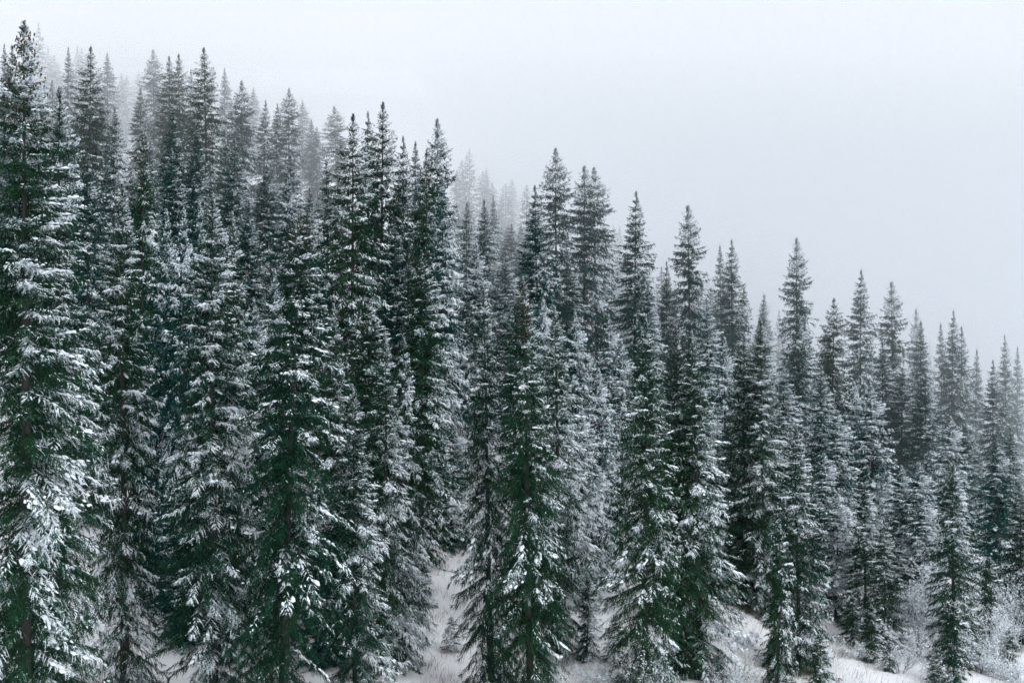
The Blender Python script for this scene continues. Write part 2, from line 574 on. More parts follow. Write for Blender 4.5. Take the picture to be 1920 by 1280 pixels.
# near trees
tot += proto('n1', 11, 24, 2.7, 0, G_, cones=(3.0, 210), power=0.58, base=0.02, pads=0.24)
tot += proto('n2', 12, 20, 2.5, 0, G_, power=0.61, base=0.05, pads=0.22, gap=0.5)
tot += proto('n3', 13, 20, 2.7, 0, G_, cones=(1.2, 60), power=0.58, base=0.07, droop=1.5, pads=0.15, gap=0.6)
tot += proto('n4', 14, 15, 2.2, 0, G_, power=0.71, base=0.02, pads=0.30)
tot += proto('n5', 15, 17, 2.7, 0, G_, cones=(2.3, 130), power=0.71, base=0.02, droop=1.15, pads=0.17)
tot += proto('n6', 16, 12, 2.2, 0, G_, power=0.71, base=0.02, pads=0.24)
tot += proto('n7', 17, 4.2, 0.9, 0, G_, power=0.71, base=0.03, pads=0.30)
# middle distance
tot += proto('m1', 21, 20, 2.6, 1, G_, power=0.58, base=0.05, pads=0.10)
tot += proto('m2', 22, 22, 2.7, 1, B_, power=0.66, base=0.05, pads=0.12)
tot += proto('m3', 23, 18, 2.6, 1, B_, power=0.48, base=0.05, pads=0.12, gap=0.5)
tot += proto('m4', 24, 20, 2.4, 1, B_, power=0.71, base=0.05, pads=0.20, gap=0.5)
tot += proto('m5', 25, 14, 2.1, 1, B_, power=0.66, base=0.04, pads=0.22)
tot += proto('m6', 26, 20, 2.8, 1, G_, cones=(2.3, 80), power=0.56, base=0.05, droop=1.3, pads=0.12)
# far, in the fog
tot += proto('f1', 31, 20, 2.4, 2, B_, power=0.61, pads=0.10)
tot += proto('f2', 32, 22, 2.6, 2, B_, power=0.71, pads=0.12)
tot += proto('f3', 33, 17, 2.4, 2, B_, power=0.51, pads=0.14)
print("crown triangles", tot)


def tag(o, label, cat, group=None):
    o["label"] = label
    o["category"] = cat
    if group:
        o["group"] = group


REPORT = []


def place(px, py, d, key, frost, label, R=None, group="snowy spruces on the slope", rot=0, lean=(0, 0), cones=True, name="spruce_tree", sink=0.15):
    """a spruce whose tip is seen at pixel (px, py) of the 1920x1280 frame, standing d metres away"""
    x, ztop = (px - 960) / F * d, (640 - py) / F * d
    if lean == (0, 0):
        lean = (rng.normal(0, 0.011), rng.normal(0, 0.008))
    hh = ztop - float(ground(x, d))
    bx, by = x - math.tan(lean[0]) * hh, d + math.tan(lean[1]) * hh
    zb = float(ground(bx, by)) - sink
    P = PROTO[key]
    h = (ztop - zb)
    s = h / P['H']
    R_ = R * (1.16 if d < 75 else 1.22) if R else P['R'] * s
    root = bpy.data.objects.new(name, None)
    COL.objects.link(root)
    root.empty_display_size = 0.5
    root.location = (bx, by, zb)
    root.rotation_euler = (lean[1], lean[0], 0)
    tag(root, label, "spruce tree", group)
    rot = math.radians(rot)
    sx = R_ / P['R']
    parts = [("trunk", P['trunk']), ("crown", P['crown'])]
    if cones and P['cones']:
        parts.append(("cone_cluster", P['cones']))
    for nm, me in parts:
        c = link(nm, me, root)
        c.scale = (sx, sx, s) if nm != "trunk" else ((sx + s) / 2, (sx + s) / 2, s)
        c.rotation_euler = (0, 0, rot)
        c["frost"] = float(frost) - (0.33 if d < 75 else 0.10 if key in ('m4', 'm5') and frost >= .7 and d < 115 else 0.20 if key in ('m4', 'm5') and frost >= .64 else 0.29)
        if nm == "cone_cluster":
            c["kind"] = "stuff"
    REPORT.append((px, py, d, round(h, 1), round(R_, 2), label))
    return root



# ------------------------------------------------------------------ the trees one by one
# px, py of the tip, distance, kind, frost, radius, label, extras
TREES = [
 # front rank
 (45, 40, 47, 'n1', .61, 2.55, "huge near spruce at the left edge with a rusty cone laden tip", dict(rot=0)),
 (112, 165, 55, 'n2', .62, 2.2, "spruce with long snowy boughs tucked behind the huge left edge tree", dict(rot=15)),
 (230, 345, 60, 'n2', .62, 1.95, "dark based spruce with bare lower trunk right of the left edge tree", dict(rot=-20, cones=False)),
 (398, 365, 56, 'n2', .68, 2.25, "broad spruce with a white frosted tip and heavy snowy right side", dict(rot=-5)),
 (436, 398, 65, 'n4', .72, 1.8, "frosted spruce standing right behind the white tipped broad spruce", dict(rot=10)),
 (562, 395, 55, 'n3', .46, 2.45, "leaning dark green spruce with brown shaggy top and visible bare trunk", dict(rot=0, lean=(0.035, 0))),
 (626, 570, 66, 'n4', .70, 1.75, "slim snowy spruce peeking out behind the leaning shaggy spruce", dict(rot=-12)),
 (722, 625, 63, 'n4', .72, 1.65, "left one of two pale frosted spruces with twin white spires", dict(rot=12)),
 (757, 632, 65, 'n6', .74, 1.5, "right one of two pale frosted spruces with twin white spires", dict(rot=-10)),
 (660, 720, 58, 'n4', .66, 1.6, "low snowy spruce at the foot of the leaning shaggy spruce", dict(rot=25)),
 (906, 535, 61, 'n5', .50, 1.65, "left of two dark spruces grown together by the snow gap", dict(rot=-15, cones=False)),
 (980, 520, 59, 'n5', .50, 1.95, "cone topped right one of two dark spruces grown together", dict(rot=10)),
 (1040, 575, 67, 'n4', .74, 2.0, "pale snowy spruce close behind the cone topped dark spruce", dict(rot=0)),
 (1211, 598, 62, 'n5', .52, 2.1, "dark spruce with big snow lumps above the branchy white bush", dict(rot=-25, cones=False)),
 (1268, 612, 67, 'n5', .60, 1.5, "thin spruce with a bent brown top beside the snow lumped spruce", dict(rot=20, lean=(-0.015, 0))),
 (1297, 622, 66, 'n4', .68, 2.15, "tall grey green spruce with a long frosted right flank", dict(rot=-8)),
 (1395, 628, 79, 'n2', .54, 1.6, "spruce with a dark broken top joined to a frosted twin", dict(rot=20)),
 (1426, 598, 78, 'n2', .66, 1.9, "open spruce with visible dark trunk and frosted forked top", dict(rot=-14)),
 (1492, 800, 70, 'n6', .62, 2.05, "wide snowy spruce standing over the white bank with dry grass", dict(rot=5)),
 (1462, 985, 66, 'n7', .72, 0.95, "young spruce leaning on the left side of the wide bank spruce", dict(rot=5)),
 (1622, 905, 78, 'n6', .76, 1.5, "frost whitened spruce behind the dark foot spruce on the lower right", dict(rot=12)),
 (1658, 985, 75, 'n6', .58, 1.45, "dark footed spruce with round snow lumps beside the tall white shrub", dict(rot=-16)),
 (1787, 868, 73, 'n6', .66, 1.75, "tall slim snowy spruce at lower right with a pale banded trunk line", dict(rot=14)),
 (1912, 905, 80, 'n4', .58, 1.7, "dusky spruce cut off by the right edge above white bushes", dict(rot=8)),
 # young spruces on the snow
 (1103, 1080, 66, 'n7', .76, 0.72, "little snow covered spruce beside the foot of the twin dark spruces", dict(rot=0)),
 (1397, 1088, 79, 'n7', .72, 0.75, "small snowy sapling in the dark gap above the grassy bank", dict(rot=30)),
 (1537, 1185, 64, 'n7', .62, 0.8, "small green sapling in front of the wide bank spruce", dict(rot=-30)),
 (1634, 1135, 72, 'n7', .74, 0.8, "whitish sapling left of the dark footed spruce", dict(rot=20)),
 (1856, 1045, 78, 'n7', .74, 1.0, "snowy sapling right of the tall slim lower right spruce", dict(rot=-10)),
 (1788, 1130, 69, 'n7', .60, 1.0, "dark young spruce at the foot of the tall slim lower right spruce", dict(rot=10)),
 # second rank, seen between the front trees
 (268, 248, 78, 'm6', .56, 1.75, "spruce with rusty cone covered top rising left of centre left", dict(rot=0)),
 (312, 395, 72, 'm5', .78, 1.7, "blunt frosted spruce left of the white tipped broad spruce", dict(rot=15)),
 (345, 392, 70, 'm5', .78, 1.6, "frosted spruce squeezed against the white tipped broad spruce", dict(rot=-15)),
 (374, 378, 74, 'm5', .72, 1.3, "narrow spruce tip showing just left of the white tipped broad spruce", dict(rot=0)),
 (515, 505, 82, 'm5', .76, 1.6, "small pale spruce in the dark gap left of the leaning shaggy spruce", dict(rot=0)),
 (475, 560, 72, 'm5', .70, 1.7, "snowy spruce filling the gap between the broad and the leaning spruce", dict(rot=30)),
 (612, 300, 98, 'm4', .62, 1.9, "grey green spruce left of the dark clump laden spruce", dict(rot=-20)),
 (662, 214, 88, 'm1', .54, 2.35, "dark spruce hung with round snow clumps on its lower boughs", dict(rot=0)),
 (690, 210, 106, 'm2', .50, 1.8, "thin dark spire between two taller dark spruces left of centre", dict(rot=20)),
 (718, 192, 96, 'm1', .48, 2.3, "tallest dark spruce left of centre with wide upper boughs", dict(rot=-18)),
 (756, 256, 104, 'm2', .56, 1.9, "narrow dark spire right of the tallest dark spruce", dict(rot=10)),
 (779, 266, 118, 'm4', .60, 2.0, "greyish spire behind the narrow dark spire", dict(rot=10)),
 (820, 224, 100, 'm3', .48, 1.9, "thick topped dark spruce at the edge of the misty gap", dict(rot=0)),
 (800, 282, 92, 'm6', .54, 1.7, "brownish spruce with a bent tip against the thick topped spruce", dict(rot=25)),
 (830, 330, 88, 'm4', .70, 1.9, "spruce with a white right flank bordering the misty gap", dict(rot=-10)),
 (790, 470, 80, 'm1', .56, 2.0, "dark spruce with snow lumps left of the twin dark spruces", dict(rot=14)),
 (876, 380, 122, 'm4', .66, 1.7, "slight hazy spruce at the left of the misty gap", dict(rot=0)),
 (908, 374, 112, 'm4', .66, 1.9, "slender grey spruce standing in the middle of the misty gap", dict(rot=15)),
 (893, 455, 106, 'm5', .78, 2.0, "frost grey spruce under the slender one in the misty gap", dict(rot=-15)),
 (948, 470, 110, 'm4', .80, 2.2, "whitened spruce at the right of the misty gap", dict(rot=25)),
 (925, 368, 150, 'm4', .62, 1.4, "thin grey spire right of the slender spruce in the misty gap", dict(rot=0)),
 (1003, 348, 97, 'm2', .58, 2.1, "dark layered spruce left of the tallest central spruce", dict(rot=0)),
 (1042, 279, 120, 'm3', .52, 2.4, "tallest central spruce with an open ragged crown", dict(rot=-14)),
 (1096, 312, 124, 'm3', .62, 2.4, "left half of the twin tipped frosted spruce right of centre", dict(rot=10)),
 (1114, 315, 126, 'm3', .60, 2.6, "right half of the twin tipped frosted spruce right of centre", dict(rot=-20)),
 (1064, 470, 112, 'm4', .58, 2.2, "shaded spruce under the twin tipped frosted spruce", dict(rot=30)),
 (1078, 585, 88, 'm5', .80, 1.8, "pale pointed spruce in the hollow right of the twin dark spruces", dict(rot=0)),
 (1140, 590, 94, 'm5', .70, 1.7, "pointed snowy spruce in the hollow left of the snow lumped spruce", dict(rot=20)),
 (1122, 690, 80, 'm5', .76, 1.6, "frosted spruce low in the hollow between the dark pairs", dict(rot=-20)),
 (1165, 640, 86, 'm5', .80, 1.8, "whitened spruce pressed against the left of the snow lumped spruce", dict(rot=10)),
 (1018, 560, 84, 'm5', .76, 1.7, "white dusted spruce showing between the cone top and the layered spruce", dict(rot=-8)),
 (1193, 359, 110, 'm2', .50, 2.25, "solitary dark cone shaped spruce with neat layered boughs", dict(rot=0)),
 (1215, 528, 100, 'm4', .66, 1.7, "snowy spruce in front of the solitary cone shaped spruce", dict(rot=20)),
 (1250, 490, 118, 'm2', .54, 1.3, "small thin dark spire right of the solitary cone shaped spruce", dict(rot=0)),
 (1290, 386, 116, 'm3', .54, 2.1, "ragged dark spruce with a sharp tip right of the small thin spire", dict(rot=16)),
 (1325, 558, 100, 'm4', .76, 2.0, "frosted spruce below the gap between two sharp tipped spruces", dict(rot=0)),
 (1350, 460, 136, 'm4', .64, 1.8, "paler left one of two spires close together right of centre", dict(rot=-10)),
 (1372, 450, 124, 'm2', .52, 2.0, "darker right one of two spires close together right of centre", dict(rot=12)),
 (1358, 632, 90, 'm5', .70, 1.7, "snowy spruce left of the dark broken top", dict(rot=0)),
 (1432, 552, 140, 'm2', .52, 1.3, "little dark spire standing alone before the foggy slope", dict(rot=0)),
 (1494, 447, 126, 'm3', .52, 1.9, "tall spruce with a long thin tip before the foggy slope", dict(rot=0)),
 (1498, 600, 112, 'm3', .72, 2.3, "broad frosted spruce below the long thin tipped one", dict(rot=24)),
 (1470, 690, 96, 'm4', .72, 1.9, "grey frosted spruce right of the forked open spruce", dict(rot=-24)),
 (1540, 685, 100, 'm4', .70, 1.7, "frosted spruce above the wide bank spruce", dict(rot=10)),
 (1552, 640, 118, 'm2', .62, 1.5, "dim spruce filling in behind the plump green tipped spruce", dict(rot=10)),
 (1564, 559, 116, 'm6', .56, 2.1, "plump green spruce with a short blunt tip on the right", dict(rot=15, cones=False)),
 (1615, 506, 130, 'm2', .56, 2.2, "tall dark spire third from the right along the skyline", dict(rot=-10)),
 (1672, 529, 135, 'm3', .58, 2.1, "loose branched spire second from the right along the skyline", dict(rot=8)),
 (1718, 580, 158, 'm3', .60, 1.7, "round headed hazy spruce right of the loose branched spire", dict(rot=0)),
 (1727, 602, 130, 'm4', .64, 1.9, "frosted spruce in front of the round headed hazy one", dict(rot=15)),
 (1764, 606, 146, 'm4', .68, 1.8, "light spruce left of the twin tipped skyline spruce", dict(rot=0)),
 (1788, 582, 136, 'm2', .56, 1.8, "left tip of the rightmost twin spruce on the skyline", dict(rot=5)),
 (1803, 612, 137, 'm2', .60, 1.9, "right shoulder of the rightmost twin spruce on the skyline", dict(rot=-25)),
 (1832, 655, 150, 'm4', .66, 1.7, "hazy spruce right of the rightmost skyline twin", dict(rot=20)),
 (1862, 675, 122, 'm2', .54, 1.7, "dark narrow spruce near the right edge with stepped boughs", dict(rot=0)),
 (1884, 628, 148, 'm2', .60, 1.7, "bluish spire behind the dark stepped spruce", dict(rot=18)),
 (1908, 650, 160, 'm4', .62, 1.7, "faint blue spire at the right edge", dict(rot=-18)),
 (1655, 640, 118, 'm4', .62, 2.0, "spruce in the shade below the tall dark spire on the right", dict(rot=0)),
 (1600, 715, 96, 'm5', .76, 2.0, "bushy frosted spruce left of the dark hollow on the right", dict(rot=-15)),
 (1632, 722, 94, 'm5', .78, 2.2, "frosted spruce with a slanting right edge at the dark hollow", dict(rot=12)),
 (1570, 770, 90, 'm5', .76, 1.9, "snowy spruce behind the wide bank spruce", dict(rot=25)),
 (1692, 690, 116, 'm2', .56, 2.2, "dark spruce at the back of the dark hollow on the right", dict(rot=25)),
 (1735, 700, 112, 'm2', .60, 2.3, "spruce with tangled snowy boughs right of the dark hollow", dict(rot=-12)),
 (1782, 780, 100, 'm5', .84, 1.9, "whitest spruce on the right below the skyline twin", dict(rot=0)),
 (1810, 790, 104, 'm2', .56, 1.7, "dark tipped spruce beside the whitest spruce on the right", dict(rot=20)),
 (1724, 868, 88, 'm5', .76, 1.7, "small pointed frosted spruce in front of the dark hollow", dict(rot=0)),
 (1690, 872, 90, 'm5', .74, 1.5, "small pointed spruce under the slanting frosted one", dict(rot=-8)),
 (1732, 930, 82, 'm5', .80, 1.7, "pale spruce standing over the tall white shrub", dict(rot=14)),
 (1870, 830, 94, 'm5', .62, 1.8, "dusky spruce right of the tall slim lower right spruce", dict(rot=0)),
 (1895, 800, 104, 'm4', .62, 1.8, "shaded spruce at the right edge above the dusky cut off one", dict(rot=-20)),
 (1570, 925, 80, 'm5', .78, 1.6, "frosted spruce at the right shoulder of the wide bank spruce", dict(rot=-10)),
 (1545, 850, 84, 'm5', .74, 1.6, "snowy spruce half hidden by the wide bank spruce", dict(rot=18)),
 (1690, 1010, 82, 'm5', .74, 1.4, "light spruce right behind the dark footed spruce", dict(rot=8)),
 # third rank on the left skyline
 (128, 88, 165, 'm4', .52, 1.7, "thin dark spire right of the huge left edge spruce", dict(rot=0)),
 (170, 88, 128, 'm1', .46, 2.5, "full dark spruce second from the left along the skyline", dict(rot=0)),
 (201, 100, 178, 'm4', .60, 2.2, "grey spruce right of the full dark left spruce", dict(rot=10)),
 (215, 200, 120, 'm4', .64, 2.0, "snow grey spruce below the full dark left spruce", dict(rot=-15)),
 (263, 165, 152, 'm2', .54, 1.9, "dark spire left of the hazy broad headed spruce", dict(rot=0)),
 (287, 94, 174, 'm3', .60, 2.1, "hazy broad headed spruce on the left skyline", dict(rot=12)),
 (317, 106, 148, 'm1', .50, 2.1, "left one of two dark spires side by side on the left skyline", dict(rot=-10)),
 (335, 102, 144, 'm1', .52, 2.2, "right one of two dark spires side by side on the left skyline", dict(rot=15)),
 (325, 205, 112, 'm2', .60, 2.1, "spruce with a white boulder of snow below the two dark spires", dict(rot=0)),
 (358, 130, 178, 'm4', .58, 1.6, "thin hazy tip between the dark spires and the sharp tallest one", dict(rot=0)),
 (382, 90, 132, 'm1', .44, 2.5, "sharp tipped blackish spruce, tallest on the left skyline", dict(rot=-6)),
 (370, 240, 112, 'm2', .58, 2.1, "dark spruce at the feet of the sharp tipped blackish one", dict(rot=30)),
 (421, 128, 178, 'm4', .62, 1.8, "pale grey spire right of the sharp tipped blackish spruce", dict(rot=10)),
 (453, 152, 146, 'm3', .54, 2.0, "rounded dark spruce right of the pale grey spire", dict(rot=0)),
 (440, 260, 118, 'm4', .66, 2.2, "frosted spruce below the rounded dark one", dict(rot=20)),
 (475, 164, 196, 'm4', .60, 1.7, "faint spire right of the rounded dark spruce", dict(rot=0)),
 (498, 188, 152, 'm2', .54, 1.6, "first of three dark spires in a row left of centre", dict(rot=0)),
 (520, 194, 156, 'm2', .56, 1.6, "second of three dark spires in a row left of centre", dict(rot=25)),
 (542, 166, 154, 'm3', .54, 1.9, "third and tallest of three dark spires in a row left of centre", dict(rot=-10)),
 (545, 290, 120, 'm4', .64, 2.2, "frosted spruce beneath the three dark spires", dict(rot=12)),
 (500, 310, 116, 'm2', .54, 2.2, "shadowy spruce beneath the three dark spires", dict(rot=-18)),
 (567, 188, 192, 'm4', .62, 1.7, "pale spire right of the three dark spires", dict(rot=0)),
 (584, 224, 174, 'm4', .56, 1.6, "left of two small grey spires before the frosted tall one", dict(rot=0)),
 (594, 238, 172, 'm2', .58, 1.5, "right of two small grey spires before the frosted tall one", dict(rot=15)),
 (627, 200, 166, 'm3', .64, 2.2, "tall frost grey spruce left of the dark group at centre left", dict(rot=0)),
 (575, 390, 104, 'm2', .52, 2.2, "shadowed spruce behind the leaning shaggy spruce", dict(rot=15)),
 (740, 420, 92, 'm2', .58, 2.0, "spruce in the shade below the tallest dark spruce left of centre", dict(rot=10)),
 (465, 400, 98, 'm2', .60, 2.1, "spruce in the gloom behind the white tipped broad spruce", dict(rot=-20)),
 (165, 290, 92, 'm2', .58, 2.0, "dim spruce behind the long boughed left tree", dict(rot=8)),
 (22, 85, 140, 'm2', .54, 1.8, "dark spire just left of the rusty cone laden tip", dict(rot=0)),
 (8, 82, 160, 'm4', .60, 1.7, "hazy spire in the top left corner of the forest", dict(rot=0)),
 # ground level fill behind the front trees
 (186, 600, 84, 'm1', .50, 1.9, "shadowed spruce behind the dark based spruce at lower left", dict()),
 (305, 640, 73, 'm1', .52, 1.9, "shadowed spruce filling the gap left of the white tipped broad spruce", dict()),
 (470, 770, 69, 'm1', .50, 1.8, "dark spruce low between the broad and the leaning spruce", dict()),
 (635, 800, 71, 'm1', .52, 1.8, "dark spruce low behind the leaning shaggy spruce", dict()),
 (540, 690, 74, 'm2', .50, 1.9, "dark spruce standing behind the bare leaning trunk", dict()),
 (345, 880, 67, 'm5', .54, 1.8, "low shaded spruce between the bare lower trunk and the broad spruce", dict()),
 (610, 930, 65, 'm5', .56, 1.7, "low shaded spruce right of the bare leaning trunk", dict()),
 (60, 520, 63, 'm1', .50, 1.9, "dark spruce mostly hidden by the huge left edge tree", dict()),
 (1000, 800, 72, 'm1', .50, 1.8, "dark spruce behind the twin dark spruces", dict()),
 (1245, 800, 74, 'm1', .52, 1.8, "dark spruce behind the snow lumped spruce", dict()),
 (850, 800, 84, 'm5', .66, 1.9, "shaded spruce behind the snow gap", dict(rot=0)),
 (690, 560, 78, 'm1', .52, 2.0, "dark spruce behind the two pale frosted spires", dict(rot=25)),
 (1090, 760, 76, 'm5', .76, 1.6, "frosted spruce leaning into the right of the twin dark spruces", dict(rot=-25)),
 (1330, 760, 80, 'm5', .70, 1.7, "frosted spruce behind the long flanked grey green spruce", dict(rot=15)),
 (1370, 800, 84, 'm1', .50, 1.9, "deep green spruce in the dark gap beside the open spruce", dict(rot=-15)),
 (1450, 830, 84, 'm1', .52, 2.0, "shadowed spruce left behind the wide bank spruce", dict(rot=12)),
]
for px, py, d, key, frost, R, label, kw in TREES:
    place(px, py, d, key, frost, label, R=R, **kw)

SAPLINGS = [(1352, 66, 1.6, "tiny frosted sapling under the skirt of the long flanked grey green spruce"), (1598, 75, 2.6, "frosted sapling in the notch right of the wide bank spruce"),
            (1668, 70, 1.5, "tiny sapling on the snow below the dark footed spruce"), (1752, 67, 1.7, "tiny sapling left of the dark young spruce"),
            (1822, 77, 3.0, "frosted sapling behind the frosty shrub at lower right"), (1890, 73, 2.4, "frosted sapling in the white thicket at lower right"),
            (1484, 62, 1.4, "lone tiny sapling on the open snow bank"), (1152, 66, 2.2, "frosted sapling between the little snow covered spruce and the white bush"),
            (846, 67, 1.6, "tiny sapling at the lower end of the snow gap"), (796, 74, 2.4, "frosted sapling at the left edge of the snow gap"),
            (1705, 82, 3.6, "whitened sapling behind the tall white shrub"), (170, 57, 1.5, "tiny sapling on the snow patch at lower left")]
for i, (px, d, h, label) in enumerate(SAPLINGS):
    x = (px - 960) / F * d
    place(px, 640 - (float(ground(x, d)) + h) / d * F, d, 'n7', .78 + .06 * (i % 3), label, R=0.27 * h + 0.1, rot=37 * i)

# spruces fading into the fog
FOGGY = [(72, 44, 222), (90, 86, 232), (101, 104, 226), (108, 118, 236), (145, 86, 226), (153, 90, 230), (160, 102, 236), (228, 138, 226), (237, 142, 232),
         (260, 134, 238), (111, 160, 214), (185, 140, 240), (300, 150, 230), (390, 150, 226),
         (880, 280, 228), (866, 300, 226), (857, 318, 222), (905, 322, 232), (912, 316, 236), (923, 342, 228), (948, 345, 238), (960, 336, 244), (940, 372, 230), (988, 347, 216),
         (1150, 422, 250), (1162, 424, 232), (1175, 470, 246)]
for i, (px, py, d) in enumerate(FOGGY):
    right = px > 700
    d = d - 22 if right else d - 8
    place(px, py, d, ('f1', 'f2', 'f3')[i % 3], .72,
          "faint grey spruce fading into the fog beyond the central misty gap" if right else "faint grey spruce fading into the fog on the upper left slope",
          R=rng.uniform(1.25, 1.8), group="spruces fading in the fog beyond the gap" if right else "spruces fading in the fog on the upper left", rot=rng.uniform(-40, 40))

# close ranks up the left slope and in the misty gap
def left_where(px):
    return ("behind the huge left edge tree" if px < 200 else "below the two dark spires" if px < 400
            else "behind the leaning shaggy spruce" if px < 620 else "around the dark group left of the gap")


SKY_X = [0, 60, 130, 240, 390, 480, 600, 700, 850, 1000]
SKY_Y = [150, 160, 190, 240, 240, 260, 330, 380, 400, 440]
near_pts = [(x_.location.x, x_.location.y) for x_ in SC.objects if x_.get("category") == "spruce tree"]
n_fill = 0
tries = 0
while n_fill < 66 and tries < 6000:
    tries += 1
    d = rng.uniform(92, 225)
    px = rng.uniform(-20, 1010)
    if d > 150 and rng.random() < 0.3:
        px = rng.uniform(840, 1010)
    x = (px - 960) / F * d
    h = rng.uniform(12, 19)
    py = 640 - (float(ground(x, d)) + h) / d * F
    if py < np.interp(px, SKY_X, SKY_Y) - (55 if d > 140 else 0) or any((x - a) ** 2 + (d - b) ** 2 < 2.6 ** 2 for a, b in near_pts):
        continue
    near_pts.append((x, d))
    n_fill += 1
    gap = px > 830
    if d > 150:
        place(px, py, d, ('f1', 'f2', 'f3')[n_fill % 3], rng.uniform(.64, .84), "hazy spruce filling the misty gap at the centre" if gap else "hazy grey spruce high on the left slope " + left_where(px),
              R=rng.uniform(1.7, 2.4), group="hazy spruces in the misty gap" if gap else "hazy spruces high on the left slope " + left_where(px), rot=rng.uniform(-40, 40))
    else:
        place(px, py, d, ('m2', 'm4', 'm5')[n_fill % 3], rng.uniform(.56, .80), "dim spruce in the hollow below the misty gap" if gap else "dim half hidden spruce on the left slope " + left_where(px),
              R=rng.uniform(1.7, 2.3), group="dim spruces below the misty gap" if gap else "dim spruces on the left slope " + left_where(px), rot=rng.uniform(-40, 40))

n_gap = 0
tries = 0
while n_gap < 20 and tries < 4000:
    tries += 1
    d = rng.uniform(128, 216)
    px = rng.uniform(845, 1000) if tries % 3 else rng.uniform(1120, 1480) if tries % 6 == 0 else rng.uniform(845, 1000)
    x = (px - 960) / F * d
    py = rng.uniform(360, 560) if px < 1010 else rng.uniform(500, 640)
    h = (640 - py) / F * d - float(ground(x, d))
    if not 8 < h < 21 or py < np.interp(px, [845, 880, 1000, 1120, 1480], [360, 375, 440, 470, 560]) or any((x - a) ** 2 + (d - b) ** 2 < 2.4 ** 2 for a, b in near_pts):
        continue
    near_pts.append((x, d))
    n_gap += 1
    if px < 1010:
        place(px, py, d, ('f1', 'f2', 'f3')[n_gap % 3], rng.uniform(.64, .84), "hazy spruce filling the misty gap at the centre", R=rng.uniform(1.6, 2.1),
              group="hazy spruces in the misty gap", rot=rng.uniform(-40, 40))
    else:
        place(px, py, d, ('f1', 'f2', 'f3')[n_gap % 3], rng.uniform(.64, .84), "hazy spruce showing between the sharp spires right of centre", R=rng.uniform(1.6, 2.1),
              group="hazy spruces between the spires right of centre", rot=rng.uniform(-40, 40))

# spruces on the far slope, scattered over the ground
def far_where(px):
    return ("left of the tall thin tipped spruce" if px < 1494 else "left of the loose branched spire" if px < 1672
            else "behind the rightmost twin spruce on the skyline" if px < 1830 else "at the far right edge of the forest")


far_pts = []
tries = 0
while len(far_pts) < 60 and tries < 9000:
    tries += 1
    d = 146 + 110 * rng.random()
    px = rng.uniform(1150, 1990)
    x = (px - 960) / F * d
    lim = np.interp(px, [1150, 1400, 1700, 1850, 1990], [480, 520, 560, 545, 530])
    py = rng.uniform(lim, np.interp(px, [1150, 1400, 1700, 1900, 1990], [560, 620, 680, 740, 760]))
    h = (640 - py) / F * d - float(ground(x, d))
    if not 9 < h < 21 or any((x - a) ** 2 + (d - b) ** 2 < 2.6 ** 2 for a, b in far_pts):
        continue
    far_pts.append((x, d))
    place(px, py, d, ('f1', 'f2', 'f3')[len(far_pts) % 3], rng.uniform(.66, .9), "dim bluish spruce on the foggy slope " + far_where(px),
          R=rng.uniform(1.5, 2.1), group="spruces on the foggy slope " + far_where(px), rot=rng.uniform(-40, 40))


